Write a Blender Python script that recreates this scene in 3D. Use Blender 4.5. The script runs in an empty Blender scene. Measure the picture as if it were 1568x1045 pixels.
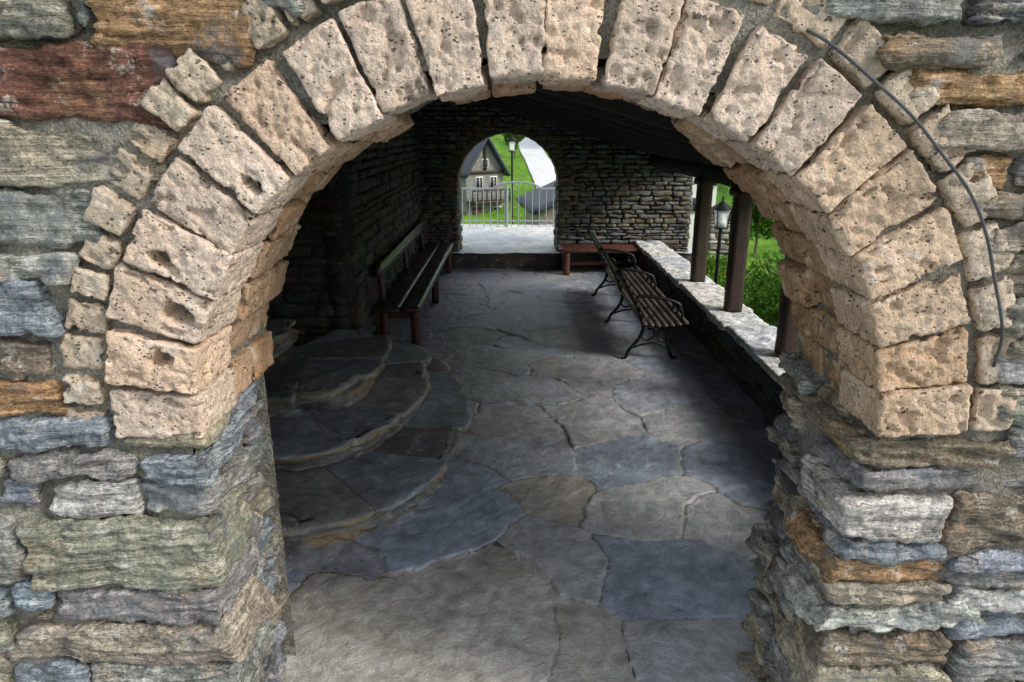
import bpy, math, random
import numpy as np
from mathutils import Vector, Matrix
random.seed(7); rng=np.random.default_rng(7)
S=1.35      # build units -> metres
# ---------------------------------------------------------------- noise
perm=rng.permutation(256); gv=rng.random(256)*2-1
def vn(p):
    i=np.floor(p).astype(np.int64); f=p-i; f=f*f*(3-2*f)
    def H(a,b,c): return gv[perm[(perm[(perm[(i[:,0]+a)&255]+i[:,1]+b)&255]+i[:,2]+c)&255]]
    x,y,z=f[:,0],f[:,1],f[:,2]
    def L(a,b,t): return a+(b-a)*t
    return L(L(L(H(0,0,0),H(1,0,0),x),L(H(0,1,0),H(1,1,0),x),y),L(L(H(0,0,1),H(1,0,1),x),L(H(0,1,1),H(1,1,1),x),y),z)
def fbm(p,o=3):
    s=0;a=1.0
    for k in range(o):
        s=s+a*vn(p*(2.03**k)+k*17.3); a*=.5
    return s
# ---------------------------------------------------------------- mesh builder
class MB:
    def __init__(s): s.v=[];s.f=[];s.c=[];s.r=[];s.n=0
    def add(s,v,f,col=(.3,.3,.3),rnd=0.):
        v=np.asarray(v,float);f=np.asarray(f,int)
        s.v.append(v); s.f.append(f+s.n)
        c=np.asarray(col,float)
        if c.ndim==1: c=np.tile(c[:3],(len(v),1))
        s.c.append(c); s.r.append(np.full(len(v),rnd) if np.isscalar(rnd) else rnd)
        s.n+=len(v)
    def obj(s,name,mat,parent=None,smooth=True,loc=None):
        v=np.concatenate(s.v)*S
        f=[]
        for a in s.f: f+=a.tolist()
        me=bpy.data.meshes.new(name); me.from_pydata(v.tolist(),[],f)
        c=np.concatenate(s.c); c=np.hstack([c,np.ones((len(c),1))]).astype(np.float32)
        at=me.attributes.new('Col','FLOAT_COLOR','POINT'); at.data.foreach_set('color',c.ravel())
        at=me.attributes.new('rnd','FLOAT','POINT'); at.data.foreach_set('value',np.concatenate(s.r).astype(np.float32))
        if smooth: me.polygons.foreach_set('use_smooth',[True]*len(me.polygons))
        me.materials.append(mat); me.update()
        o=bpy.data.objects.new(name,me); bpy.context.collection.objects.link(o)
        if parent is not None:
            o.parent=parent; o.matrix_parent_inverse=Matrix.Translation(-Vector(parent.location))
        return o
def empty(name,loc):
    e=bpy.data.objects.new(name,None); e.location=Vector(loc)*S; e.empty_display_size=.2
    bpy.context.collection.objects.link(e); return e
def rotm(rx=0,ry=0,rz=0): return np.array(Matrix.Rotation(rz,3,'Z')@Matrix.Rotation(ry,3,'Y')@Matrix.Rotation(rx,3,'X'))
def rbox(B,c,h,r=.01,cell=.03,R=None,amp=.0,freq=8,strat=0.,pit=0.,col=(.3,.3,.3),wedge=0.,skew=0.,fin=0.,hole=None):
    h=np.array(h,float); r=min(r,h.min()*.95); n=[int(np.clip(math.ceil(2*x/cell),2,110)) for x in h]
    V=[];F=[];o=0
    for a in range(3):
        b,d=(a+1)%3,(a+2)%3
        for sg in (-1,1):
            sb=np.linspace(-1,1,n[b]+1); sd=np.linspace(-1,1,n[d]+1)
            g=np.zeros((n[b]+1,n[d]+1,3)); g[...,a]=sg; g[...,b]=sb[:,None]; g[...,d]=sd[None,:]
            idx=np.arange((n[b]+1)*(n[d]+1)).reshape(n[b]+1,n[d]+1)+o
            q=np.stack([idx[:-1,:-1],idx[1:,:-1],idx[1:,1:],idx[:-1,1:]],-1).reshape(-1,4)
            if sg<0: q=q[:,::-1]
            V.append(g.reshape(-1,3));F.append(q);o+=g.shape[0]*g.shape[1]
    V=np.concatenate(V);F=np.concatenate(F)
    _,ui,inv=np.unique(np.round(V*1e5).astype(np.int64),axis=0,return_index=True,return_inverse=True)
    V=V[ui];F=inv.ravel()[F]
    p=V*h; q=np.clip(p,-(h-r),h-r); dd=p-q; ln=np.linalg.norm(dd,axis=1,keepdims=True); ln[ln<1e-9]=1; nn=dd/ln
    p=q+nn*r
    sd=np.array([random.uniform(0,200) for _ in range(3)])
    if amp:
        t=fbm(p*freq*np.array([1,1,1.8 if strat else 1])+sd,3)
        if strat: t=.35*t+.65*np.round(t*3.5)/3.5
        p=p+nn*(amp*t)[:,None]
    if fin: p=p+nn*(fin*fbm(p*60+sd,3))[:,None]
    if strat:
        w=p*np.array([7,7,75])+sd; w[:,2]+=2.5*vn(p*6+sd)
        t=vn(w); t=np.clip(t*3.5,-1,1); p=p+nn*(strat*t)[:,None]
    if pit:
        t=fbm(p*np.array([24,24,34])+sd*1.7,2); p=p-nn*(pit*np.clip((t-.5)*7,0,1))[:,None]
        t=fbm(p*np.array([65,65,65])+sd*1.3,2); p=p-nn*(pit*.4*np.clip((t-.35)*4,0,1))[:,None]
    if hole is not None:
        g=np.hypot(p[:,0]-hole[0]+.013*fbm(p*45,2),(p[:,2]-hole[1])*1.5+.013*fbm(p*45+9,2)); p[:,1]+=np.where(p[:,1]<0,.085*np.clip(1-g/hole[2],0,1)**.5,0)
    if wedge: p[:,2]*=1+wedge*p[:,0]/h[0]
    if skew:
        a,b2=random.uniform(-skew,skew),random.uniform(-skew,skew)
        p[:,2]*=1+a*p[:,0]/h[0]; p[:,0]*=1+b2*p[:,2]/h[2]; 
    if R is not None: p=p@R.T
    B.add(p+np.array(c),F,col,random.random())
def tube(B,pts,rad,seg=8,col=(.03,.03,.03)):
    P=np.array(pts,float); n=len(P)
    V=[]
    for i in range(n):
        t=P[min(i+1,n-1)]-P[max(i-1,0)]
        t=t/np.linalg.norm(t)
        u=np.array([0,1.,0]) if abs(t[1])<.8 else np.array([1.,0,0])
        s=np.cross(t,u); s/=np.linalg.norm(s); w=np.cross(s,t)
        for k in range(seg):
            a=2*math.pi*k/seg; V.append(P[i]+rad*(math.cos(a)*s+math.sin(a)*w))
    F=[]
    for i in range(n-1):
        j=i+1
        for k in range(seg):
            k2=(k+1)%seg; F.append([i*seg+k,i*seg+k2,j*seg+k2,j*seg+k])
    B.add(V,F,col,random.random())
def bez(pts,n=8):
    P=[np.array(p,float) for p in pts]; out=[]
    P=[2*P[0]-P[1]]+P+[2*P[-1]-P[-2]]
    for i in range(1,len(P)-2):
        for k in range(n):
            t=k/n; a,b,c,d=P[i-1:i+3]
            out.append(.5*((2*b)+(-a+c)*t+(2*a-5*b+4*c-d)*t*t+(-a+3*b-3*c+d)*t**3))
    out.append(P[-2]); return out
# ---------------------------------------------------------------- materials
class M:
    def __init__(s,name,rough=.8,spec=.4):
        s.m=bpy.data.materials.new(name); s.m.use_nodes=True; s.t=s.m.node_tree; s.b=s.t.nodes['Principled BSDF']
        s.b.inputs['Roughness'].default_value=rough; s.b.inputs['Specular IOR Level'].default_value=spec
        s.tc=s.n('ShaderNodeTexCoord').outputs['Object']
    def n(s,t,**k):
        x=s.t.nodes.new(t)
        for a,b in k.items(): setattr(x,a,b)
        return x
    def l(s,a,b): s.t.links.new(a,b)
    def put(s,sock,v):
        if hasattr(v,'is_output'): s.l(v,sock)
        else:
            if isinstance(v,tuple) and len(v)==3 and sock.type=='RGBA': v=v+(1,)
            sock.default_value=v
    def attr(s,name,o='Color'): return s.n('ShaderNodeAttribute',attribute_name=name).outputs[o]
    def math(s,op,a,b=0.,c=0.):
        x=s.n('ShaderNodeMath',operation=op); s.put(x.inputs[0],a); s.put(x.inputs[1],b); s.put(x.inputs[2],c); return x.outputs[0]
    def map(s,v,sc=(1,1,1),rnd=None):
        x=s.n('ShaderNodeMapping'); s.put(x.inputs['Vector'],v); x.inputs['Scale'].default_value=sc
        if rnd is not None:
            y=s.math('MULTIPLY',rnd,53.); c=s.n('ShaderNodeCombineXYZ'); 
            for i in range(3): s.l(y,c.inputs[i])
            s.l(c.outputs[0],x.inputs['Location'])
        return x.outputs[0]
    def noise(s,v,sc,det=4,ro=.55,dist=0.):
        x=s.n('ShaderNodeTexNoise'); s.put(x.inputs['Vector'],v); x.inputs['Scale'].default_value=sc; x.inputs['Detail'].default_value=det; x.inputs['Roughness'].default_value=ro; x.inputs['Distortion'].default_value=dist; return x.outputs[0]
    def vor(s,v,sc,feat='F1',out='Distance'):
        x=s.n('ShaderNodeTexVoronoi',feature=feat); s.put(x.inputs['Vector'],v); x.inputs['Scale'].default_value=sc; return x.outputs[out]
    def mr(s,v,a,b,c=0.,d=1.):
        x=s.n('ShaderNodeMapRange'); s.put(x.inputs[0],v)
        for i,q in enumerate((a,b,c,d)): x.inputs[i+1].default_value=q
        return x.outputs[0]
    def mix(s,f,a,b,bl='MIX'):
        x=s.n('ShaderNodeMix',data_type='RGBA',blend_type=bl); s.put(x.inputs[0],f); s.put(x.inputs[6],a); s.put(x.inputs[7],b); return x.outputs[2]
    def scale(s,c,f):
        x=s.n('ShaderNodeVectorMath',operation='SCALE'); s.put(x.inputs[0],c); s.put(x.inputs['Scale'],f); return x.outputs[0]
    def wsum(s,*p):
        o=None
        for h,w in p: o=s.math('MULTIPLY',h,w) if o is None else s.math('MULTIPLY_ADD',h,w,o)
        return o
    def bump(s,h,st=1.,dist=1.):
        x=s.n('ShaderNodeBump'); x.inputs['Strength'].default_value=st; x.inputs['Distance'].default_value=dist; s.l(h,x.inputs['Height']); return x.outputs[0]
    def out(s,col,nrm=None,rough=None):
        s.put(s.b.inputs['Base Color'],col)
        if nrm is not None: s.l(nrm,s.b.inputs['Normal'])
        if rough is not None: s.l(rough,s.b.inputs['Roughness'])
        return s.m
def mat_stone(name,k=1.0):
    m=M(name,.72,.4); col=m.attr('Col'); rnd=m.attr('rnd','Fac')
    v=m.map(m.tc,(1,1,1),rnd); vs=m.map(m.tc,(1.3,1.3,13),rnd)
    a=m.noise(v,10,6,.72); st=m.noise(vs,6,5,.65); fi=m.noise(v,85,3,.7); b2=m.noise(v,5,4,.65)
    c=m.scale(col,m.mr(a,.32,.68,.42,1.6)); c=m.scale(c,m.mr(st,.32,.68,.66,1.32)); c=m.scale(c,m.mr(fi,.3,.7,.55,1.42))
    c=m.mix(m.mr(b2,.57,.68,0,.6),c,m.scale((.38,.215,.095),m.mr(st,.3,.7,.5,1.3)))
    c=m.mix(m.mr(b2,.43,.33,0,.55),c,(.2,.225,.25))
    c=m.mix(m.mr(m.math('ADD',a,m.mr(fi,.3,.7,-.06,.06)),.585,.645,0,.8),c,(.56,.54,.48))
    c=m.mix(m.mr(a,.39,.31,0,.8),c,(.045,.042,.036))
    cr=m.mr(m.math('ABSOLUTE',m.math('SUBTRACT',st,.47)),0,.014,1,0)       # lamination cracks
    cr=m.math('MULTIPLY',cr,m.mr(b2,.42,.52))
    c=m.mix(m.math('MULTIPLY',cr,.75),c,(.03,.028,.025))
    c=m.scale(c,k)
    return m.out(c,m.bump(m.wsum((st,.028),(a,.03),(fi,.007),(cr,-.006))),m.mr(a,.3,.7,.5,.85))
def mat_brick():
    m=M('porous_brick',.85,.2); col=m.attr('Col'); rnd=m.attr('rnd','Fac'); v=m.map(m.tc,(1,1,1),rnd)
    a=m.noise(v,8,5,.72); f=m.noise(v,110,3,.7); w=m.noise(v,30,3,.65); 
    c=m.scale(col,m.mr(a,.3,.7,.72,1.25)); c=m.scale(c,m.mr(f,.25,.75,.62,1.33))
    c=m.mix(m.mr(m.noise(v,4,3,.6),.52,.68,0,.45),c,(.5,.31,.18))
    c=m.mix(m.mr(a,.56,.68,0,.6),c,(.68,.61,.53))
    p1=m.mr(m.math('ADD',m.vor(m.map(v,(1,1,1.5)),60),m.mr(w,.3,.7,-.2,.38)),.1,.24)
    p2=m.mr(m.math('ADD',m.vor(v,17),m.mr(w,.3,.7,-.17,.33)),.05,.12)
    h=m.math('MULTIPLY',p1,p2); c=m.scale(c,m.mr(h,0,1,.3,1.))
    c=m.mix(m.mr(a,.37,.28,0,.5),c,(.12,.095,.07))
    return m.out(c,m.bump(m.wsum((h,.010),(w,.011),(f,.006),(a,.012))))
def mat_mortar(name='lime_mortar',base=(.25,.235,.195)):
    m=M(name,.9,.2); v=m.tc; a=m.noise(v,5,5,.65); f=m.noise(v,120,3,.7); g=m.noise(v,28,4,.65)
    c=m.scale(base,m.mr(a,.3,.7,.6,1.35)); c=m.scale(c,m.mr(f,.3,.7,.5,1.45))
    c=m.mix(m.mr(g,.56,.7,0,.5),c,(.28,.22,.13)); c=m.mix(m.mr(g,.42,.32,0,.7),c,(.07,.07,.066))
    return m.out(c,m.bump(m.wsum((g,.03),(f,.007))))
def mat_pave():
    m=M('slate_paving',.5,.6); col=m.attr('Col'); e=m.attr('rnd','Fac'); v=m.tc
    a=m.noise(v,2.6,5,.65); g=m.noise(v,9,6,.72,.4); f=m.noise(v,110,3,.7); k=m.noise(v,4.5,5,.65)
    c=m.scale(col,m.mr(a,.3,.7,.72,1.28)); c=m.scale(c,m.mr(g,.32,.68,.66,1.32)); c=m.scale(c,m.mr(f,.3,.7,.75,1.25))
    c=m.mix(m.mr(k,.6,.72,0,.4),c,(.4,.33,.25))
    c=m.mix(m.mr(g,.58,.66,0,.5),c,(.54,.55,.56))
    cr=m.math('MULTIPLY',m.mr(m.math('ABSOLUTE',m.math('SUBTRACT',k,.5)),0,.005,1,0),m.mr(a,.52,.6)); c=m.mix(m.math('MULTIPLY',cr,.6),c,(.07,.07,.07))
    ee=m.math('ADD',e,m.mr(g,.3,.7,-.012,.010))
    j=m.mr(ee,.001,.006); ck=m.mr(m.math('ADD',e,m.mr(a,.35,.6,-.002,.003)),.0008,.003); jc=m.scale((.34,.32,.28),m.mr(f,.3,.7,.55,1.35)); 
    c=m.mix(j,jc,c); c=m.mix(ck,(.09,.085,.075),c)
    return m.out(c,m.bump(m.wsum((j,.003),(ck,.004),(g,.02),(f,.003),(cr,-.002))),m.math('ADD',m.mr(g,.3,.7,.28,.56),m.mr(j,0,1,.2,0)))
def mat_wood(name,base,rough=.5,sc=(14,1.2,14)):
    m=M(name,rough,.5); rnd=m.attr('rnd','Fac'); v=m.map(m.tc,sc,rnd); a=m.noise(v,3,5,.65,.6); g=m.noise(m.tc,25,4,.6)
    c=m.scale(base,m.mr(a,.3,.7,.45,1.5)); c=m.scale(c,m.mr(g,.3,.7,.7,1.25))
    return m.out(c,m.bump(m.wsum((a,.003),(g,.001))),m.mr(g,.3,.7,rough-.12,rough+.2))
def mat_plain(name,base,rough=.6,metal=0.,ns=40,var=.35):
    m=M(name,rough,.5); m.b.inputs['Metallic'].default_value=metal; a=m.noise(m.tc,ns,4,.65); c=m.scale(base,m.mr(a,.3,.7,1-var,1+var)); return m.out(c,m.bump(a,.3,.004))
def mat_leaf():
    m=M('foliage',.6,.3); col=m.attr('Col'); m.put(m.b.inputs['Base Color'],col)
    tr=m.n('ShaderNodeBsdfTranslucent'); m.l(col,tr.inputs[0]); mx=m.n('ShaderNodeMixShader'); mx.inputs[0].default_value=.35
    m.l(m.b.outputs[0],mx.inputs[1]); m.l(tr.outputs[0],mx.inputs[2]); m.l(mx.outputs[0],m.t.nodes['Material Output'].inputs[0]); return m.m
def mat_grass():
    m=M('meadow',.9,.2); a=m.noise(m.tc,.35,5,.65); g=m.noise(m.tc,6,6,.75)
    c=m.mix(m.mr(a,.4,.62),(.08,.2,.015),(.17,.34,.03)); c=m.scale(c,m.mr(g,.3,.7,.45,1.5)); c=m.mix(m.mr(m.noise(m.tc,1.4,4,.7),.55,.7,0,.6),c,(.2,.22,.07)); c=m.mix(m.mr(m.noise(m.tc,.9,5,.7),.42,.34,0,.7),c,(.04,.09,.015))
    return m.out(c,m.bump(g,.8,.2))
STONE=mat_stone('schist_stone',1.08); STONED=mat_stone('schist_stone_shaded',.34)  # second schist is a darker copy, the passage's interior darkness put into its colour
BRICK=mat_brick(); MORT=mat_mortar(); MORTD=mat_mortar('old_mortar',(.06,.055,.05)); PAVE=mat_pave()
WOODB=mat_wood('varnished_bench_wood',(.05,.034,.026),.3); WOODL=mat_wood('bench_leg_wood',(.08,.03,.018),.45); WOODR=mat_wood('red_bench_wood',(.13,.045,.028),.45)
WOODD=mat_wood('dark_beam_wood',(.038,.02,.012),.6); WOODC=mat_wood('dark_ceiling_wood',(.012,.009,.007),.75); WOODS=mat_wood('slat_wood',(.07,.045,.032),.45)  # ceiling wood base set near black to keep the lit boards dark
IRON=mat_plain('wrought_iron',(.02,.02,.022),.45,.6); STEEL=mat_plain('painted_steel',(.3,.33,.36),.5,.2)
LEAF=mat_leaf(); GRASS=mat_grass(); SLATE=mat_plain('slate_roof',(.035,.042,.058),.6,0,12,.5); COP=mat_stone('coping_slab',1.6)
PLAST=mat_plain('lime_render',(.7,.68,.63),.9); GLASS=mat_plain('lamp_glass',(.85,.86,.84),.3); DARKW=mat_plain('window_glass',(.03,.04,.05),.15)
ROAD=mat_plain('pale_concrete_road',(.6,.6,.59),.85,0,4,.2); BARK=mat_plain('bark',(.12,.08,.05),.9); RUB=mat_plain('cable_rubber',(.06,.063,.065),.7)
# ---------------------------------------------------------------- survey of the front wall plane (y=1.4)
Dw=1.4; th=math.radians(17.3); CT,ST=math.cos(th),math.sin(th)
def wp(x,y):
    r=(522-y)/1045; h=Dw*(r*CT-ST)/(CT+r*ST); c=Dw*CT-h*ST; return ((x-784)/1045*c, 1.7+h)
pal=dict(g=(.27,.27,.25),b=(.25,.28,.31),t=(.35,.305,.22),o=(.36,.215,.105),r=(.16,.068,.045),l=(.48,.46,.41),n=(.24,.19,.135),v=(.27,.265,.20),e=(.29,.30,.25),k=(.16,.16,.16))
def pcol(k,j=.14):
    c=np.array(pal[k]); return c*(1+random.uniform(-j,j))*(1+np.array([random.uniform(-.04,.04) for _ in range(3)]))
CX,CZ,RI=.06,1.04,.75
LX,RX=-.69,.80
hand=[(-40,-40,105,62,'v'),(112,-50,135,50,'g'),(140,-20,388,92,'o'),(395,-30,460,14,'g'),(-40,66,272,188,'r'),(-60,195,252,286,'t'),(-40,290,150,376,'e'),(-40,385,116,432,'l'),
(-60,434,84,512,'b'),(-30,520,82,580,'n'),(-50,584,96,636,'o'),(-40,644,172,688,'b'),(178,652,300,688,'t'),(20,692,212,730,'g'),(216,692,300,744,'b'),(-60,694,14,730,'t'),
(2,736,60,776,'b'),(72,740,214,788,'l'),(222,750,300,792,'g'),(44,794,298,896,'v'),(-60,785,38,888,'g'),(28,884,84,926,'b'),(94,902,318,950,'g'),(-50,895,22,935,'b'),
(24,954,322,1006,'t'),(-60,940,18,1000,'v'),(34,1012,140,1070,'b'),(146,1012,326,1075,'g'),(-60,1008,28,1080,'t'),
(1262,-40,1482,34,'g'),(1490,-30,1640,44,'k'),(1345,46,1530,100,'n'),(1385,106,1620,166,'o'),(1425,172,1620,232,'t'),(1472,242,1545,292,'o'),(1552,245,1640,292,'g'),(1492,298,1640,334,'n'),
(1512,340,1640,388,'t'),(1508,394,1640,452,'n'),(1532,458,1640,510,'v'),(1535,516,1640,545,'t'),(1530,548,1640,582,'l'),(1528,588,1640,650,'v'),(1545,655,1640,700,'g'),
(1350,678,1540,722,'n'),(1325,726,1640,756,'g'),(1272,760,1446,822,'l'),(1450,764,1640,842,'n'),(1275,826,1448,850,'b'),(1452,846,1640,868,'b'),(1268,854,1440,892,'o'),(1446,872,1640,900,'g'),
(1262,896,1450,926,'t'),(1456,904,1640,938,'l'),(1255,930,1500,962,'l'),(1245,966,1450,1012,'n'),(1456,945,1640,975,'b'),(1458,980,1640,1036,'g'),(1240,1016,1450,1066,'t')]
occ=[]
BS=MB()
def front_stone(x0,z0,x1,z1,key,cell,corner=False):
    occ.append((x0,z0,x1,z1))
    hx,hz=(x1-x0)/2,(z1-z0)/2; hy=.12 if corner else .05
    pr=random.uniform(-.002,.026)+(.006 if hz>.05 else 0)
    rbox(BS,((x0+x1)/2,Dw+hy-pr,(z0+z1)/2),(hx-.003,hy,hz-.003),r=min(.013,hz*.5),cell=cell,R=rotm(random.uniform(-.08,.08),random.uniform(-.02,.02),random.uniform(-.06,.06)),
         amp=.0105,freq=13,strat=.0045,fin=.0035,col=pcol(key),skew=.11)
for a in hand:
    x0,zt=wp((a[0]),a[1]); _,zb=wp(a[0],a[3]); ym=(a[1]+a[3])/2
    x0=wp(a[0],ym)[0]; x1=wp(a[2],ym)[0]; corner=False
    if ym>640 and 280<a[2]<340: x1=LX+random.uniform(-.015,.015); corner=True
    if ym>670 and 1230<a[0]<1360: x0=RX-.02-(max(0,ym-700)/345)*.03+random.uniform(-.02,.02); corner=True
    front_stone(x0,zb,x1,zt,a[4],.0055,corner)
def free(x0,z0,x1,z1):
    for (a,b,c,d) in occ:
        if x0<c+.004 and x1>a-.004 and z0<d+.004 and z1>b-.004: return False
    nx=min(max(CX,x0),x1); nz=min(max(CZ,z0),z1)
    if math.hypot(nx-CX,nz-CZ)<1.07 and z1>CZ: return False
    if z0<CZ and x1>LX-.03 and x0<RX+.03: return False
    return True
keys='gbtvgbtnglegtvk'
def vis(x0,z0,x1,z1): return x1>-1.35 and x0<1.35 and z1>.25 and z0<2.1
z=-.02
while z<3.1:
    hz=random.uniform(.05,.11); x=-3.
    while x<2.6:
        done=False
        for w in (random.uniform(.16,.36),random.uniform(.1,.16),.07,.045):
            if x+w<2.6 and free(x,z,x+w,z+hz):
                front_stone(x+.004,z+.004,x+w-.004,z+hz-.004,random.choice(keys),.007 if vis(x,z,x+w,z+hz) else .035); x+=w+.006; done=True; break
        if not done: x+=.02
    z+=hz+.008
for hz,w,N in ((.05,.12,900),(.035,.07,1500),(.022,.04,2200)):
    for _ in range(N):
        x=random.uniform(-1.3,1.25); z=random.uniform(.2,2.); a=hz*random.uniform(.8,1.2); b=w*random.uniform(.7,1.3)
        if free(x,z,x+b,z+a): front_stone(x,z,x+b,z+a,random.choice(keys),.007)
def reveal(side):
    z=-.02
    while z<CZ-.0:
        hz=random.choice([.035,.05,.06,.075,.09]); hz=min(hz,CZ+.01-z+.02)
        if hz<.02: break
        y=1.56
        while y<1.9:
            w=min(random.uniform(.1,.26),1.93-y)
            if w<.05: break
            t=(y+w/2-1.4)/.48
            xf=(LX-.07*t) if side<0 else (RX+.015-.035*max(0,(.75-z))/.75)
            xf+=random.uniform(-.03,.022)
            rbox(BS,(xf+side*.1,y+w/2,z+hz/2),(.1,w/2-.002,hz/2-.003),r=.014,cell=.0075,R=rotm(random.uniform(-.05,.05),random.uniform(-.05,.05),random.uniform(-.12,.12)),amp=.015,freq=11,strat=.006,fin=.0035,col=pcol(random.choice('gbbbtkgb' if side<0 else 'gtgtnkgv')),skew=.1)
            y+=w+.004
        z+=hz+.004
reveal(-1);reveal(1)
# ---------------------------------------------------------------- arch bricks
BB=MB()
def polR(phi): c,s=math.cos(phi),math.sin(phi); return np.array([[c,0,-s],[0,1,0],[s,0,c]])
NV=22
holes={19:(-.04,.0,.035),18:(.03,.02,.022),20:(-.02,-.02,.03),16:(-.05,.01,.02)}
for i in range(NV):
    ph=math.pi*(i+.5)/NV
    right=ph<math.radians(75)
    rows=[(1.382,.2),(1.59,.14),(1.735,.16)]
    for k,(y0,dp) in enumerate(rows):
        y0+=random.uniform(-.01,.01)
        ln=random.uniform(.185,.203) if k==0 else .15
        rin=RI+random.uniform(-.007,.007)+(random.uniform(-.012,.03) if k else 0)
        rc=rin+ln/2; tw=math.pi*rc/NV/2-random.uniform(.004,.008)
        col=np.array((.60,.475,.375))*random.uniform(.9,1.1)
        if right and ph<math.radians(50): col=np.array((.56,.415,.29))*random.uniform(.88,1.08)
        if random.random()<.15: col=col*np.array((1.0,.92,.84))
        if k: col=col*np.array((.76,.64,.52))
        pj=ph+random.uniform(-.008,.008)
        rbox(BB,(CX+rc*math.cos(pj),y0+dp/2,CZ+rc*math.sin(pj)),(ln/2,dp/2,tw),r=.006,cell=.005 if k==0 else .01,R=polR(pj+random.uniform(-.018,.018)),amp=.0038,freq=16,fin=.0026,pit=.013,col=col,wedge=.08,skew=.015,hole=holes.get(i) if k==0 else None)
ph=math.radians(.5)
while ph<math.radians(178):
    st=math.radians(random.uniform(6.,8.5)) if ph<math.radians(62) else math.radians(random.uniform(4.2,5.2))
    pm=ph+st/2; r0=.965+random.uniform(-.004,.006); ln=.08+random.uniform(-.008,.008); rc=r0+ln/2
    col=np.array((.53,.43,.32))*random.uniform(.8,1.1)
    rbox(BB,(CX+rc*math.cos(pm),1.388+.06+random.uniform(-.01,.012),CZ+rc*math.sin(pm)),(ln/2,.06,rc*st/2-.008),r=.008,cell=.0055,R=polR(pm+random.uniform(-.06,.06)),amp=.006,freq=16,fin=.0035,pit=.012,col=col,wedge=.05,skew=.05)
    ph+=st
# ---------------------------------------------------------------- mortar walls with arched opening
def arch_wall(B,x0,x1,z1,yf,yb,cx,cz,r,xl,xr,step,z0=0.,splay=0.):
    nx=int((x1-x0)/step);nz=int((z1-z0)/step)
    X,Z=np.meshgrid(np.linspace(x0,x1,nx+1),np.linspace(z0,z1,nz+1),indexing='ij')
    idx=np.arange(X.size).reshape(X.shape); q=np.stack([idx[:-1,:-1],idx[1:,:-1],idx[1:,1:],idx[:-1,1:]],-1).reshape(-1,4)
    xc=((X[:-1,:-1]+X[1:,1:])/2).ravel(); zc=((Z[:-1,:-1]+Z[1:,1:])/2).ravel()
    ins=((np.hypot(xc-cx,zc-cz)<r+.05)&(zc>cz))|((zc<=cz)&(xc>xl-.04)&(xc<xr+.04))
    for y,fl in ((yf,False),(yb,True)):
        P=np.stack([X.ravel(),np.full(X.size,y),Z.ravel()],-1); P[:,1]+=.016*fbm(P*10,3)*(1 if not fl else .3)
        f=q[~ins]; B.add(P,f[:,::-1] if fl else f,(.3,.3,.3),.5)
    path=[(xl-.03,z) for z in np.arange(z0,cz,step)]+[(cx-(r+.03)*math.cos(a),cz+(r+.03)*math.sin(a)) for a in np.linspace(0,math.pi,int(math.pi*r/step))]+[(xr+.03,z) for z in np.arange(cz,z0-step,-step)]
    path=np.array(path); ys=np.linspace(yf-.003,yb+.003,max(3,int((yb-yf)/step)))
    P=np.array([[p[0],y,p[1]] for p in path for y in ys]); n=len(ys); P2=P.copy(); P2[:,0]+=.012*fbm(P*10,3); P2[:,2]+=.01*fbm(P*10+40,3)
    P2[:,0]-=np.where((P[:,2]<cz)&(P[:,0]<cx),splay*(P[:,1]-yf)/(yb-yf),0)
    idx=np.arange(len(P)).reshape(len(path),n); f=np.stack([idx[:-1,:-1],idx[:-1,1:],idx[1:,1:],idx[1:,:-1]],-1).reshape(-1,4)
    B.add(P2,f,(.3,.3,.3),.5)
    B.add([(x0,yf,z0),(x0,yb,z0),(x0,yb,z1),(x0,yf,z1),(x1,yf,z0),(x1,yb,z0),(x1,yb,z1),(x1,yf,z1)],[(0,3,2,1),(4,5,6,7),(3,7,6,2)],(.3,.3,.3),.5)
e=empty('stone_wall_with_arch',(0,1.4,0))
B=MB(); arch_wall(B,-3.,2.6,3.2,1.417,1.885,CX,CZ,RI,LX,RX,.012,splay=.075); B.obj('mortar',MORT,e)
BS.obj('wall_stones',STONE,e); BB.obj('arch_bricks',BRICK,e)
cp=[wp(*p) for p in [(1236,46),(1262,72),(1318,122),(1378,176),(1425,232),(1466,292),(1490,352),(1506,420),(1516,500),(1520,560)]]
B=MB(); tube(B,bez([(p[0],(1.40 if i in (0,9) else 1.363)+.004*math.sin(i*2),p[1]) for i,p in enumerate(cp)],6),.0034,8); B.obj('thin_cable',RUB)
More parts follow.
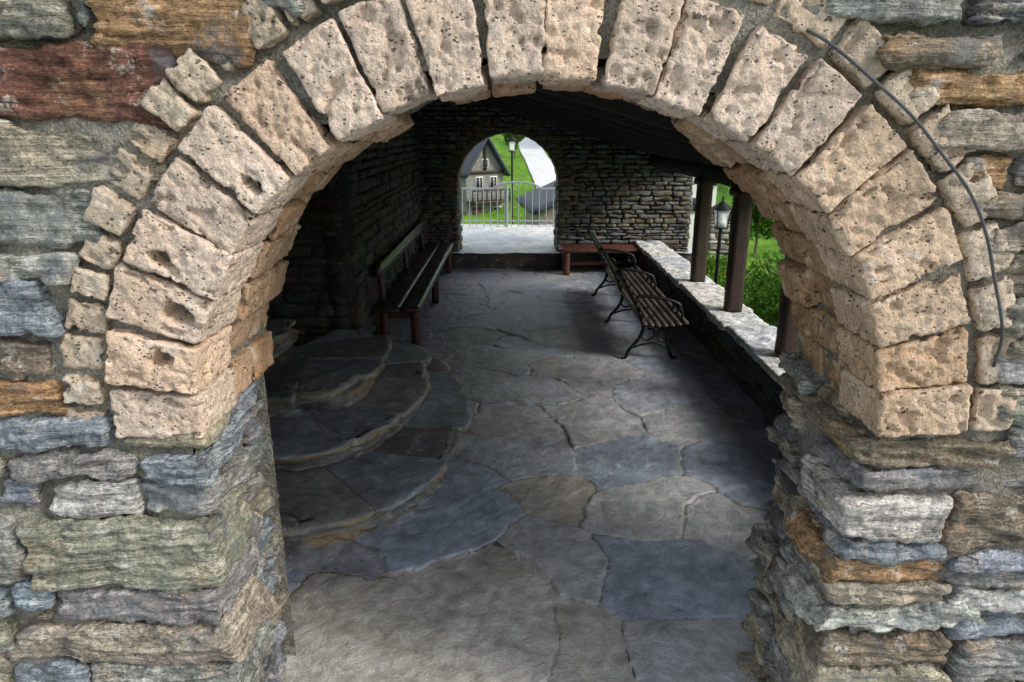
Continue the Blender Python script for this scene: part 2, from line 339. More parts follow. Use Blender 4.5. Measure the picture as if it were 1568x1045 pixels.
# ---------------------------------------------------------------- generic masonry panel
def panel(name,segs,ks='gbtvgnk',cell=.03,hr=(.05,.1),wr=(.12,.34)):
    e=empty(name,segs[0][0]); Bm=MB();Bq=MB()
    for (o,ang,w,z0,z1,hole) in segs:
        o=np.array(o,float); R=rotm(0,0,ang); u=R@np.array([1,0,0]); nrm=R@np.array([0,-1,0])
        if hole is None:
            P=[o+u*0+np.array([0,0,z0]),o+u*w+np.array([0,0,z0]),o+u*w+np.array([0,0,z1]),o+np.array([0,0,z1])]
            Q=[p-nrm*.2 for p in P]
            Bm.add(P+Q,[(0,1,2,3),(5,4,7,6),(4,0,3,7),(1,5,6,2),(3,2,6,7),(4,5,1,0)],(.1,.1,.1),.5)
        z=z0
        while z<z1-.02:
            hz=min(random.uniform(*hr),z1-z); x=0
            while x<w-.03:
                ww=min(random.uniform(*wr),w-x)
                ok=True
                if hole:
                    cx,cz,r=hole
                    xa,xb=x+o[0],x+ww+o[0]; nx=min(max(cx,xa),xb); nz=max(cz,z)
                    if (z+hz>cz and math.hypot(nx-cx,nz-cz)<r) or (z<cz and xb>cx-r+.01 and xa<cx+r-.01):
                        ok=False
                        if xa<cx-r-.05 and xb>cx-r and z<cz: ww=cx-r-xa; ok=True
                if ok:
                    c=o+u*(x+ww/2)+np.array([0,0,z+hz/2])-nrm*(.05-random.uniform(.012,.035))
                    rbox(Bq,c,(ww/2-.005,.05,hz/2-.005),r=.014,cell=cell,R=R@rotm(random.uniform(-.04,.04),random.uniform(-.03,.03),random.uniform(-.05,.05)),amp=.012,freq=11,strat=.004,col=pcol(random.choice(ks)),skew=.08); x+=ww
                else: x+=.04
            z+=hz
    return e,Bm,Bq
FX,FZ,FR=-.05,1.02,.62
e,Bm,Bq=panel('far_stone_wall',[((-1.3,8.6,0),0,3.52,0,2.5,(FX,FZ,FR)),((2.22,8.6,0),math.pi/2,.5,0,2.5,None),],'gbgtnvkg',.025,(.025,.075),(.08,.28))
arch_wall(Bm,-1.3,2.2,2.5,8.62,9.08,FX,FZ,FR,FX-FR,FX+FR,.04)
for sd in (-1,1):
    z=.2
    while z<FZ:
        hz=random.uniform(.05,.09); y=8.6
        while y<9.05:
            w=random.uniform(.12,.22); rbox(Bq,(FX+sd*(FR+.06+random.uniform(-.01,.015)),y+w/2,z+hz/2),(.07,w/2,hz/2),r=.015,cell=.03,amp=.01,col=pcol(random.choice('gtbn'))); y+=w
        z+=hz
for i in range(19):
    ph=math.pi*(i+.5)/19
    for y in (8.58,8.8): 
        rc=FR+.1; rbox(Bq,(FX+rc*math.cos(ph),y+.12,FZ+rc*math.sin(ph)),(.1,.12,.055),r=.012,cell=.03,R=polR(ph),amp=.008,col=pcol('n'))
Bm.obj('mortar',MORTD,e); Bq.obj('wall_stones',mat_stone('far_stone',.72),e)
e,Bm,Bq=panel('passage_side_wall',[((-1.14,1.9,0),math.pi/2,.5,0,2.6,None),((-1.14,4.85,0),math.pi/2,3.75,0,2.6,None),((-2.4,2.4,0),math.pi/2,2.5,0,2.6,None),((-2.4,4.87,0),0,1.2,0,2.6,None)],cell=.04)
Bm.add([(-2.4,2.4,0),(-1.14,2.4,0),(-1.14,2.4,2.6),(-2.4,2.4,2.6)],[(0,1,2,3)],(.1,.1,.1),.5)
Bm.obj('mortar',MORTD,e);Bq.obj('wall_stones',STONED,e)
# ---------------------------------------------------------------- steps
tiers=[(0,.12,[(-2.3,2.44),(-1.03,2.46),(-.83,2.5),(-.56,2.66),(-.35,3.02),(-.30,3.5),(-.33,3.9),(-.42,4.3),(-.62,4.7),(-1.2,4.9)]),
(.12,.245,[(-2.3,2.86),(-1.17,2.9),(-.87,2.98),(-.69,3.18),(-.57,3.55),(-.54,3.97),(-.60,4.35),(-.78,4.62),(-1.2,4.75)]),
(.245,.37,[(-2.3,3.26),(-1.3,3.3),(-1.05,3.34),(-.91,3.45),(-.83,3.8),(-.84,4.2),(-.95,4.45),(-1.2,4.55)]),
(.37,.49,[(-2.3,3.7),(-1.7,3.72),(-1.5,3.8),(-1.4,4.1),(-1.45,4.4)])]
e=empty('curved_stone_steps',(-.8,3.6,0)); Bq=MB(); Bu=MB()
for (z0,z1,pl) in tiers:
    c=bez([(p[0],p[1],0) for p in pl],10); c=np.array(c); 
    seg=np.r_[0,np.cumsum(np.linalg.norm(np.diff(c,axis=0),axis=1))]; L=seg[-1]; n=int(L/.009); tt=np.linspace(0,L,n)
    C=np.stack([np.interp(tt,seg,c[:,0]),np.interp(tt,seg,c[:,1])],-1)
    T=np.gradient(C,axis=0); T/=np.linalg.norm(T,axis=1,keepdims=True); Nn=np.stack([T[:,1],-T[:,0]],-1)
    cuts=[0.]
    while cuts[-1]<L: cuts.append(cuts[-1]+random.uniform(.25,.6))
    cuts=np.array(cuts); sid=np.searchsorted(cuts,tt)
    ed=np.min(np.abs(tt[:,None]-cuts[None,:]),axis=1)
    off=np.array([random.uniform(-.045,.03) for _ in range(len(cuts)+2)]); oz=np.array([random.uniform(-.007,.007) for _ in range(len(cuts)+2)]); kd=[random.choice('bgkbgb') for _ in range(len(cuts)+2)]
    bev=.03*np.exp(-ed/.025)
    prof=[]; nr=16
    for k in range(nr): prof.append((-.01,z0-.01+(z1-z0-.03)*k/(nr-1),0))
    for (o,zz) in ((.018,z1-.036),(.03,z1-.028),(.032,z1-.014),(.028,z1-.004),(.015,z1),(-.01,z1+.001)): prof.append((o,zz,1 if zz>z1-.01 else 2))
    for k in range(1,60): prof.append((-.01-.012*k,z1+.001,1))
    V=[];CC=[];RR=[]
    for (o,zz,tp) in prof:
        if tp:
            w=np.column_stack([C+Nn*o,np.full(n,zz)]); fr_=1 if o>-.02 else 0; d=(off[sid]-bev)*fr_+.018*fbm(w*np.array([8,8,60]),3)*(1 if fr_ else .3)
            P=np.column_stack([C+Nn*o,np.full(n,zz)]); P[:,:2]+=Nn*d[:,None]; q=fbm(w*np.array([6,6,0])+z0*50,3)
            P[:,2]+=oz[sid]+.007*(.4*q+.6*np.round(q*3)/3)-(.007*np.exp(-ed/.012))
            col=np.array([pal[kd[s]] for s in sid])*1.05
            if tp==2: lay=vn(w*np.array([6,6,30])); col=np.where(lay[:,None]>.0,np.array((.33,.25,.14)),col)
            RR.append(ed)
        else:
            w=np.column_stack([C*5,np.full(n,zz*45)]); lay=vn(w+z0*9); P=np.column_stack([C+Nn*o,np.full(n,zz)])
            P[:,:2]+=Nn*(.02*np.clip(lay*3,-1,1)+.012*fbm(w*np.array([4,4,1]),2))[:,None]
            col=np.tile(np.array(pal['g'])*.7,(n,1)); col=np.where(lay[:,None]>.45,np.array((.28,.2,.12)),col); col=np.where(lay[:,None]<-.3,np.array(pal['k'])*.5,col); RR.append(np.full(n,.5))
        V.append(P); CC.append(col)
    V=np.concatenate(V);CC=np.concatenate(CC); m=len(prof)
    idx=np.arange(m*n).reshape(m,n); f=np.stack([idx[:-1,:-1],idx[:-1,1:],idx[1:,1:],idx[1:,:-1]],-1).reshape(-1,4)
    Bq.add(V,f[:,::-1],CC,np.concatenate(RR))
    cen=np.array([-1.8,4.0]); ringz=np.column_stack([C+Nn*-.1,np.full(n,z1-.02)])
    V2=np.vstack([ringz,np.tile([cen[0],cen[1],z1-.02],(n,1))+np.linspace(0,.001,n)[:,None]]); f=[(i,i+1,n+i+1,n+i) for i in range(n-1)]
    Bu.add(V2,f,np.array(pal['k']),.2)
Bq.obj('step_slabs',PAVE,e); Bu.obj('rubble_core',MORTD,e)
# ---------------------------------------------------------------- paving
def paving(B,x0,x1,y0,y1,step,seeds,cols,zoff=0.):
    nx=int((x1-x0)/step);ny=int((y1-y0)/step); rg=np.random.default_rng(len(seeds))
    X,Y=np.meshgrid(np.linspace(x0,x1,nx+1),np.linspace(y0,y1,ny+1),indexing='ij'); P=np.stack([X.ravel(),Y.ravel(),np.zeros(X.size)],-1)
    W=P[:,:2].copy(); W[:,0]+=.13*fbm(P*2.2,2)+.016*fbm(P*12,3); W[:,1]+=.13*fbm(P*2.2+31,2)+.016*fbm(P*12+9,3)
    d=np.stack([(W[:,0]-s[0])**2*s[2]+(W[:,1]-s[1])**2-s[3] for s in seeds],-1); o=np.argpartition(d,2,axis=1)[:,:2]
    dd=np.take_along_axis(d,o,1); sw=dd[:,0]>dd[:,1]; o[sw]=o[sw][:,::-1]; dd[sw]=dd[sw][:,::-1]
    sd=np.array([s[:2] for s in seeds]); sp=np.linalg.norm(sd[o[:,0]]-sd[o[:,1]],axis=1)+1e-6
    e=(dd[:,1]-dd[:,0])/(2*sp)
    hz=rg.uniform(-.003,.003,len(seeds)); tx=rg.uniform(-.014,.014,(len(seeds),2)); c=o[:,0]
    z=hz[c]+((P[:,:2]-sd[c])*tx[c]).sum(1); t=np.clip(e/.010,0,1); t=t*t*(3-2*t)
    st=fbm(P*3.5+c[:,None]*3.1,4); st=np.round(st*4)/4*.6+st*.4
    z=z*t+.006*st*t+.002*fbm(P*22,3)-.004*(1-t)+zoff
    idx=np.arange(len(P)).reshape(X.shape); f=np.stack([idx[:-1,:-1],idx[1:,:-1],idx[1:,1:],idx[:-1,1:]],-1).reshape(-1,4)
    P[:,2]=z; B.add(P,f,np.array(cols)[c],e)
bl=(.34,.385,.46);gr=(.42,.425,.43);tn=(.44,.42,.37);br=(.41,.38,.335);gb=(.38,.405,.44)  # slab colours; slate blues deepened to hold the sky's reflection in the colour
def fp(x,y): c=1860/(y-196); return ((x-784)*c/1045,(c-.505)/.955)
hs=[(640,960,tn,.10),(1040,880,bl,.06),(975,688,bl,.04),(765,690,gb,0.02),(690,800,bl,.04),(1060,640,gr,0),(850,765,br,0),(1010,770,gr,0),(1135,705,bl,0),(800,605,gb,.04),(990,600,gb,0.02),(880,860,gr,.0),(900,1010,tn,.02),(1090,1010,gr,0),(540,850,gb,0),
(1130,600,bl,0),(880,560,gr,0),(760,550,gb,0),(1120,800,gr,0),(1040,560,bl,0)]
seeds=[];cols=[]
for x,y,c,wt in hs:
    p=fp(x,y); seeds.append((p[0],p[1],random.uniform(.45,1.1),wt)); cols.append(np.array(c)*random.uniform(.92,1.08))
tries=0
while len(seeds)<150 and tries<8000:
    tries+=1; p=(random.uniform(-1.9,1.9),random.uniform(1.,8.8)); mn=.4
    if all(math.hypot(p[0]-s[0],p[1]-s[1])>mn for s in seeds): seeds.append((p[0],p[1],random.uniform(.35,1.2),random.uniform(-.03,.05))); cols.append(np.array(random.choice([bl,gb,gr,gb,bl,gb]))*random.uniform(.86,1.12))
B=MB(); paving(B,-1.8,1.6,1.2,5.0,.0075,seeds,cols); paving(B,-1.8,1.6,5.0,8.62,.015,seeds,cols); B.obj('passage_paving',PAVE)
s2=[(random.uniform(-7,7),random.uniform(-7,1.5),1.,0) for _ in range(260)]; c2=[np.array(random.choice([bl,gb,gr,tn])) for _ in s2]
B=MB(); paving(B,-7,7,-7,1.24,.05,s2,c2,-.004); B.obj('forecourt_paving',PAVE)
s2=[(random.uniform(-3.6,3.6),random.uniform(8.4,11.3),1.,0) for _ in range(90)]; c2=[np.array(random.choice([(.68,.68,.66),(.6,.62,.64),(.68,.65,.58)])) for _ in s2]
B=MB(); paving(B,-3.5,2.3,8.5,11.2,.03,s2,c2,.205)
B.add([(-3.5,8.55,-2),(2.3,8.55,-2),(2.3,8.55,.2),(-3.5,8.55,.2),(-3.5,11.2,-2),(2.3,11.2,-2),(2.3,11.2,.2),(-3.5,11.2,.2)],[(0,1,2,3),(5,4,7,6),(1,5,6,2),(4,0,3,7)],(.06,.05,.045),.5)
B.obj('terrace_paving',PAVE)
# ---------------------------------------------------------------- parapet
e=empty('low_parapet_wall',(1.7,5,0)); Bm=MB()
Bm.add([(1.60,1.9,-2),(1.60,8.6,-2),(1.60,8.6,.31),(1.60,1.9,.31),(1.84,1.9,-2),(1.84,8.6,-2),(1.84,8.6,.31),(1.84,1.9,.31)],[(0,3,2,1),(4,5,6,7),(3,7,6,2)],(.06,.05,.05),.5)
Bm.obj('core',MORTD,e)
Bq=MB(); y=1.92
while y<8.6:
    w=min(random.uniform(.3,.6),8.62-y)
    rbox(Bq,(1.70+random.uniform(-.012,.012),y+w/2,.325),(.172,w/2-.003,.022),r=.008,cell=.02,R=rotm(0,0,random.uniform(-.03,.03)),amp=.008,freq=9,fin=.002,col=np.array(random.choice([(.5,.5,.48),(.46,.47,.49),(.54,.51,.46)])),skew=.03); y+=w
Bq.obj('coping_stones',COP,e)
e2,Bm,Bq=panel('parapet_facing',[((1.58,8.55,0),-math.pi/2,6.6,0,.3,None)],cell=.04)
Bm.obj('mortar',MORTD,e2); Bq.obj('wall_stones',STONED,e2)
# ---------------------------------------------------------------- posts, eave beam, roof
for d in (6.2,5.15,4.05,2.95):
    B=MB(); rbox(B,(1.715,d,.345+.47),(.06,.06,.47),r=.01,cell=.03,amp=.004,fin=.0015)
    rbox(B,(1.715,d,1.25),(.075,.12,.03),r=.01,cell=.05)
    B.obj('wooden_post',WOODD)
e=empty('porch_roof',(0,5,2)); B=MB(); rbox(B,(1.74,5.25,1.345),(.07,3.4,.075),r=.01,cell=.1,amp=.003)
sl=math.atan2(1.1,3.95)
for k in range(11): rbox(B,(.1,2.1+k*.64,1.9),(2.25,.05,.06),r=.01,cell=.15,R=rotm(0,sl,0),amp=.003)
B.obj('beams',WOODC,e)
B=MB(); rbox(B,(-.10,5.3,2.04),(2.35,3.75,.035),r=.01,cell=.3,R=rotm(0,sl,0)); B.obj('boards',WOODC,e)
B=MB(); rbox(B,(-.08,5.3,2.12),(2.38,3.85,.025),r=.01,cell=.3,R=rotm(0,sl,0)); B.obj('slates',SLATE,e)
# ---------------------------------------------------------------- left wooden bench
e=empty('wooden_bench',(-.9,6.8,0)); B=MB()
for i,(xx,hw) in enumerate(((-.80,.078),(-.965,.082))): rbox(B,(xx,6.8,.335),(hw,1.62,.02),r=.006,cell=.05,amp=.002)
B.obj('seat',WOODB,e); B=MB()
for y in (5.32,6.8,8.3):
    rbox(B,(-.78,y,.155),(.035,.05,.158),r=.006,cell=.05); rbox(B,(-1.03,y,.155),(.035,.05,.158),r=.006,cell=.05); rbox(B,(-.905,y,.28),(.16,.03,.034),r=.006,cell=.05)
B.obj('legs',WOODL,e); B=MB()
for y in (5.5,6.8,8.1): rbox(B,(-1.075,y,.48),(.02,.035,.2),r=.005,cell=.05,R=rotm(0,-.08,0))
rbox(B,(-1.05,6.8,.62),(.016,1.55,.055),r=.006,cell=.08,amp=.002,R=rotm(0,-.1,0)); B.obj('backrest',WOODB,e)
e=empty('red_wooden_bench',(1.12,8.3,0)); B=MB()
for yy in (8.18,8.32,8.46): rbox(B,(1.13,yy,.30),(.56,.062,.018),r=.005,cell=.06,amp=.001)
B.obj('seat',WOODR,e); B=MB()
for x in (.66,1.58):
    for yy in (8.17,8.45): rbox(B,(x,yy,.14),(.04,.035,.142),r=.005,cell=.05)
    rbox(B,(x,8.31,.245),(.03,.15,.03),r=.004,cell=.05)
rbox(B,(1.12,8.31,.12),(.45,.02,.025),r=.004,cell=.06); B.obj('legs',WOODR,e)
# ---------------------------------------------------------------- iron park bench
e=empty('iron_park_bench',(1.05,6.05,0)); B=MB()
def fr(y):
    T=lambda pts,r=.011,n=8:tube(B,bez([(p[0],y,p[1]) for p in pts],n),r,8)
    T([(.845,.012),(.875,.012),(.90,.07),(.97,.16),(1.0,.25),(.97,.35),(.92,.46),(.86,.58),(.80,.67),(.775,.675)],.014)
    T([(1.27,.012),(1.235,.012),(1.215,.06),(1.19,.14),(1.20,.22),(1.27,.27),(1.315,.29)],.014)
    T([(1.0,.27),(1.1,.262),(1.2,.27),(1.31,.29)],.012)
    T([(1.0,.25),(.985,.19),(1.03,.15),(1.085,.18),(1.075,.235),(1.03,.24)],.009)
    T([(1.2,.25),(1.215,.18),(1.17,.14),(1.115,.17),(1.12,.23),(1.16,.24)],.009)
    T([(.93,.09),(1.0,.115),(1.08,.125),(1.15,.115),(1.2,.09)],.009)
    T([(.9,.48),(.99,.495),(1.12,.48),(1.22,.455),(1.27,.42),(1.25,.375),(1.215,.385),(1.225,.43)],.012)
    T([(1.27,.42),(1.29,.36),(1.285,.29)],.010)
    T([(.96,.37),(1.03,.41),(1.08,.37),(1.04,.33),(1.0,.355)],.007)
for y in (5.0,6.02,7.06): fr(y)
B.obj('iron_frame',IRON,e); B=MB()
for k in range(7): t=k/6; rbox(B,(1.0+.31*t,6.03,.290-.016*math.sin(t*3.1)+.012*t),(.019,1.10,.010),r=.004,cell=.08)
B.obj('seat_slats',WOODS,e); B=MB()
for k in range(7):
    t=k/6; x=.985-.19*t; z=.345+.325*t; rbox(B,(x+.016,6.03,z),(.009,1.10,.019),r=.004,cell=.08,R=rotm(0,-.53,0))
B.obj('back_slats',WOODS,e)
# ---------------------------------------------------------------- outside: terrain
def terr(x,y):
    x=np.asarray(x,float);y=np.asarray(y,float)
    z=-1.3-1.7*np.clip((y-12)/8,0,1)+np.clip(y-34,0,200)*.3+ .12*np.clip(x-6,0,60)+.1*np.clip(-x-8,0,60)
    p=np.stack([x.ravel()*.15,y.ravel()*.15,np.zeros(x.size)],-1); return z+ .35*fbm(p,3).reshape(x.shape)*np.clip((np.hypot(x,y-4)-5)/6,0,1)
n=170; g=np.sign(np.linspace(-1,1,n))*np.abs(np.linspace(-1,1,n))**2*150
X,Y=np.meshgrid(g,g+15,indexing='ij'); P=np.stack([X.ravel(),Y.ravel(),terr(X,Y).ravel()],-1); P[:,2]=np.minimum(P[:,2],np.where(np.abs(P[:,1]+3)<14,-.6,999))
idx=np.arange(n*n).reshape(n,n); B=MB(); B.add(P,np.stack([idx[:-1,:-1],idx[1:,:-1],idx[1:,1:],idx[:-1,1:]],-1).reshape(-1,4)); B.obj('ground_terrain',GRASS)
rp=np.array(bez([(4.5,27,0),(3.0,33,0),(2.1,38.5,0),(1.6,43,0),(1.15,48,0),(1.1,60,0),(3,80,0)],12)); V=[]
for i,p in enumerate(rp):
    t=rp[min(i+1,len(rp)-1)]-rp[max(i-1,0)]; t/=np.linalg.norm(t); s=np.array([t[1],-t[0],0])
    for k in np.linspace(-1,1,7): q=p+s*k*.75; V.append((q[0],q[1],float(terr(q[0],q[1]))+.05))
idx=np.arange(len(V)).reshape(-1,7); B=MB(); B.add(V,np.stack([idx[:-1,:-1],idx[:-1,1:],idx[1:,1:],idx[1:,:-1]],-1).reshape(-1,4)[:,::-1]); B.obj('road',ROAD)
def house(name,x0,x1,y0,y1,zb,ze,zr,wallm,over=.18,door=None,wins=(),rot=0,timber=False,wc='g'):
    e=empty(name,((x0+x1)/2,y0,zb)); B=MB(); xm=(x0+x1)/2
    V=[(x0,y0,zb),(x1,y0,zb),(x1,y0,ze),(xm,y0,zr),(x0,y0,ze),(x0,y1,zb),(x1,y1,zb),(x1,y1,ze),(xm,y1,zr),(x0,y1,ze)]
    B.add(V,[(0,1,2,4),(6,5,9,7),(1,6,7,2),(5,0,4,9)],pal[wc],.3)
    B.add([V[4],V[2],V[3],((x0+xm)/2,y0,(ze+zr)/2)],[(0,1,2,3)],pal[wc],.3); B.obj('walls',wallm,e,False)
    B=MB(); L=math.hypot(xm-x0,zr-ze); a=math.atan2(zr-ze,xm-x0)
    for sg in (-1,1): rbox(B,((xm+(x0 if sg<0 else x1))/2+sg*.06,(y0+y1)/2,(ze+zr)/2+.02),(L/2+over,(y1-y0)/2+over*1.6,.06),r=.01,cell=.25,R=rotm(0,sg*a,0),amp=.02)
    B.obj('roof',SLATE,e)
    B=MB();B2=MB()
    for (wx,wz,w,h) in wins:
        rbox(B2,(wx,y0-.02,wz),(w/2+.05,.03,h/2+.05),r=.01,cell=.3); rbox(B,(wx,y0-.05,wz),(w/2,.02,h/2),r=.005,cell=.3); rbox(B2,(wx,y0-.075,wz),(.015,.012,h/2),r=.004,cell=.3)
    if wins: B.obj('window_panes',DARKW,e); B2.obj('window_frames',PLAST,e)
    if timber:
        B=MB(); rbox(B,(xm,y0-.06,ze+.02),((x1-x0)/2,.06,.07),r=.01,cell=.3); rbox(B,(xm,y0-.06,(ze+zr)/2),(.06,.05,(zr-ze)/2-.1),r=.01,cell=.3)
        rbox(B,(xm,y0-.35,zb+1.5),((x1-x0)/2,.35,.05),r=.01,cell=.3)
        for t in np.linspace(x0,x1,9): rbox(B,(t,y0-.67,zb+1.8),(.03,.03,.3),r=.01,cell=.3)
        rbox(B,(xm,y0-.67,zb+2.1),((x1-x0)/2,.04,.04),r=.01,cell=.3)
        B.obj('timber_balcony',WOODD,e)
    if door: B=MB(); rbox(B,(door[0],y0-.03,zb+door[2]/2),(door[1]/2,.03,door[2]/2),r=.01,cell=.3); B.obj('door',WOODR,e)
    e.rotation_euler=(0,0,rot)
HST=mat_stone('house_stone',.85)
house('stone_house',-2.5,-.3,36,39.5,-3.4,-.45,1.2,HST,.25,(-1.9,.5,1.2),[(-1.75,-.95,.35,.5),(-.9,-.95,.35,.5),(-1.4,.0,.3,.35),(-.7,-2.5,.4,.5)],math.radians(33),True)
house('slate_roof_barn',-4.3,-2.3,30,34,-3.2,-1.2,-.4,HST,.2,None,[(-2.7,-1.8,.3,.4)],.3)
house('small_stone_shed',.62,2.6,16,18.5,-2.6,-.1,.32,HST,.15,None,[(1.1,-.6,.25,.3)],.12,wc='t')
house('white_cottage',4.75,6.2,21,24,-3.2,.25,.95,PLAST,.15,(5.0,.35,1.9),[(5.6,-.5,.3,.4)],.1)
e=empty('metal_railing',(-.2,10.9,.2)); B=MB()
xs=np.arange(-3.2,2.2,.11)
top=lambda x:.80+.10*max(0,1-((x-.08)/.35)**2)**.5 if abs(x-.08)<.35 else .80
for x in xs: tube(B,[(x,10.9,.2),(x,10.9,(top(x)+.2)/2),(x,10.9,top(x))],.007,6)
for x in np.arange(-3.2,2.3,1.04): tube(B,[(x,10.9,.2),(x,10.9,.5),(x,10.9,.86)],.022,8)
tube(B,[(x,10.9,top(x)) for x in np.arange(-3.2,2.2,.05)],.015,8); tube(B,[(-3.2,10.9,.3),(-.5,10.9,.3),(2.2,10.9,.3)],.012,8); B.obj('bars',STEEL,e)
def lantern(name,x,y,zg,zl,s=1.):
    e=empty(name,(x,y,zg)); B=MB(); tube(B,[(x,y,zg),(x,y,(zg+zl)/2),(x,y,zl)],.022*s,8); rbox(B,(x,y,zl+.0),(.07*s,.07*s,.012*s),r=.004,cell=.1)
    for dx in(-1,1):
        for dy in(-1,1): tube(B,[(x+dx*.055*s,y+dy*.055*s,zl),(x+dx*.07*s,y+dy*.07*s,zl+.11*s),(x+dx*.085*s,y+dy*.085*s,zl+.22*s)],.007*s,6)
    for k in range(6): r=.105-.017*k; rbox(B,(x,y,zl+(.225+.016*k)*s),(r*s,r*s,.011*s),r=.003,cell=.2)
    tube(B,[(x,y,zl+.3*s),(x,y,zl+.33*s),(x,y,zl+.37*s)],.012*s,6); B.obj('iron_lantern_frame',IRON,e)
    B=MB(); rbox(B,(x,y,zl+.11*s),(.066*s,.066*s,.10*s),r=.01,cell=.1); B.obj('glass',GLASS,e)
lantern('street_lantern',2.86,9.4,-1.4,.40,1.15); lantern('street_lantern',-.0,24,-3.1,.95,1.6)
e,Bm,Bq=panel('dry_stone_wall',[((3.9,13.5,-1.9),0,.65,0,2.1,None)],'gtltvn',.05,(.06,.16),(.12,.36))
Bm.obj('core',MORTD,e);Bq.obj('wall_stones',STONE,e)
# foliage
def leaves(B,cen,rad,N,size,base,nc=14):
    cen=np.array(cen);rad=np.array(rad)
    cl=rng.normal(size=(nc,3)); cl/=np.linalg.norm(cl,axis=1,keepdims=True); cl*=rng.uniform(.35,.85,(nc,1)); cb=rng.uniform(.5,1.5,nc)
    k=rng.integers(0,nc,N); d=rng.normal(size=(N,3)); d/=np.linalg.norm(d,axis=1,keepdims=True)
    p=cl[k]+d*(rng.uniform(.15,.42,(N,1))); p=cen+p*rad
    a=rng.normal(size=(N,3));a/=np.linalg.norm(a,axis=1,keepdims=True);b=np.cross(a,rng.normal(size=(N,3)));b/=np.linalg.norm(b,axis=1,keepdims=True)
    s=size*rng.uniform(.6,1.3,(N,1)); V=np.stack([p-a*s,p-b*s*.45,p+a*s,p+b*s*.45],1).reshape(-1,3)
    c=np.array(base)*(cb[k]*rng.uniform(.7,1.3,N))[:,None]; B.add(V,np.arange(4*N).reshape(N,4),np.repeat(c,4,0),0.)
def bush(name,c,r,N,size=.05,base=(.07,.15,.02)):
    e=empty(name,(c[0],c[1],c[2]-r[2])); B=MB()
    for k in range(6):
        a=rng.uniform(0,6.28); tube(B,bez([(c[0],c[1],c[2]-r[2]-.1),(c[0]+.3*r[0]*math.cos(a),c[1]+.3*r[1]*math.sin(a),c[2]),(c[0]+.6*r[0]*math.cos(a),c[1]+.6*r[1]*math.sin(a),c[2]+.5*r[2])],4),.015,6)
    B.obj('stems',BARK,e); B=MB(); leaves(B,c,r,N,size,base,22); B.obj('leaves',LEAF,e,False)
bush('green_bush',(3.75,8.2,-.40),(1.0,1.3,.9),18000,.04,(.14,.31,.03)); bush('green_bush',(3.2,5.6,-.65),(.9,1.2,.8),13000,.035,(.16,.34,.035))
bush('green_bush',(5.4,10.8,-.2),(1.3,1.2,1.0),12000,.05,(.11,.26,.03)); bush('green_bush',(3.4,11.6,-.9),(.8,.8,.5),6000,.045,(.15,.3,.03))
def tree(name,x,y,h,r,N=6000,size=.12,base=(.09,.2,.02)):
    z=float(terr(x,y)); e=empty(name,(x,y,z)); B=MB()
    for k in range(5):
        w=.012*h*(5-k)/5; tube(B,[(x+.01*k*h*.3,y,z-.1+h*.16*k),(x+.01*k*h*.35,y,z+h*.16*(k+.5)),(x+.01*(k+1)*h*.3,y,z+h*.16*(k+1))],w+.02,8)
    for k in range(7): a=k*.9; tube(B,bez([(x,y,z+h*.35),(x+r*.4*math.cos(a),y+r*.4*math.sin(a),z+h*.55),(x+r*.7*math.cos(a),y+r*.7*math.sin(a),z+h*.72)],4),.03,6)
    B.obj('trunk',BARK,e); B=MB(); leaves(B,(x,y,z+h*.66),(r,r,h*.4),N,size,base,26); B.obj('crown',LEAF,e,False)
tree('broadleaf_tree',.15,44,2.2,.7); tree('broadleaf_tree',3.9,46,3.4,1.4); tree('broadleaf_tree',-4.5,46,4,1.6); tree('broadleaf_tree',8.6,24,2.6,1.2,7000,.09); tree('broadleaf_tree',11,28,3.4,1.5); tree('broadleaf_tree',15,36,5,2.2,8000,.15,(.07,.15,.02))
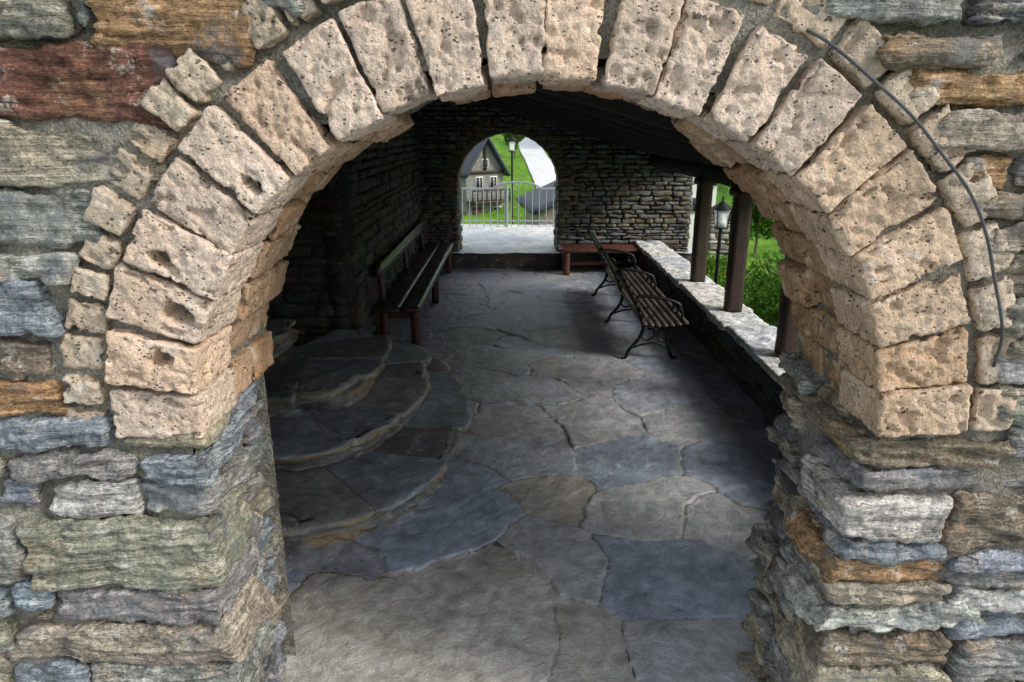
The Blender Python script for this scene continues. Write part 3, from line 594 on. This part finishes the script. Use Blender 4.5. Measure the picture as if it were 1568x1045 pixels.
B=MB(); N=26000; x=rng.uniform(2.,9,N); y=rng.uniform(2,22,N); z=terr(x,y); a=rng.uniform(0,6.28,N); h=rng.uniform(.06,.2,N); w=.012+.0*h
b=np.stack([x,y,z-.02],-1); s=np.stack([np.cos(a)*w,np.sin(a)*w,0*a],-1); t=b+np.stack([rng.normal(0,.04,N),rng.normal(0,.04,N),h],-1)
V=np.stack([b-s,b+s,t+s*.2,t-s*.2],1).reshape(-1,3); c=np.array((.14,.32,.03))*rng.uniform(.5,1.5,(N,1)); B.add(V,np.arange(4*N).reshape(N,4),np.repeat(c,4,0),0.); B.obj('grass',LEAF,None,False)
# ---------------------------------------------------------------- light & camera
sd=Vector((.76,-.34,.56)).normalized(); el=math.asin(sd.z); az=math.atan2(sd.x,sd.y)
w=bpy.data.worlds.new("World"); bpy.context.scene.world=w; w.use_nodes=True; nt=w.node_tree
sky=nt.nodes.new('ShaderNodeTexSky'); sky.sky_type='NISHITA'; sky.sun_disc=False; sky.sun_elevation=el; sky.sun_rotation=az; sky.dust_density=2.
mx=nt.nodes.new('ShaderNodeMix'); mx.data_type='RGBA'; mx.inputs[0].default_value=.5; mx.inputs[7].default_value=(11.6,12.2,13.2,1)   # even bright grey mixed into the sky colour, added to brighten the scene
nt.links.new(sky.outputs[0],mx.inputs[6]); nt.links.new(mx.outputs[2],nt.nodes['Background'].inputs[0]); nt.nodes['Background'].inputs[1].default_value=.15
L=bpy.data.lights.new('sun','SUN'); L.energy=3.0; L.angle=math.radians(16); L.color=(1,.96,.9); o=bpy.data.objects.new('sun',L); bpy.context.collection.objects.link(o); o.rotation_euler=sd.to_track_quat('Z','Y').to_euler()
cam=bpy.data.cameras.new('camera'); cam.lens=24; cam.sensor_width=36; cam.clip_end=1000; cam.clip_start=.05
co=bpy.data.objects.new('camera',cam); bpy.context.collection.objects.link(co); co.location=(0,0,1.7*S); co.rotation_euler=(math.radians(90-17.3),0,0); bpy.context.scene.camera=co
vs=bpy.context.scene.view_settings; vs.view_transform='Standard'; vs.look='None'; vs.exposure=0
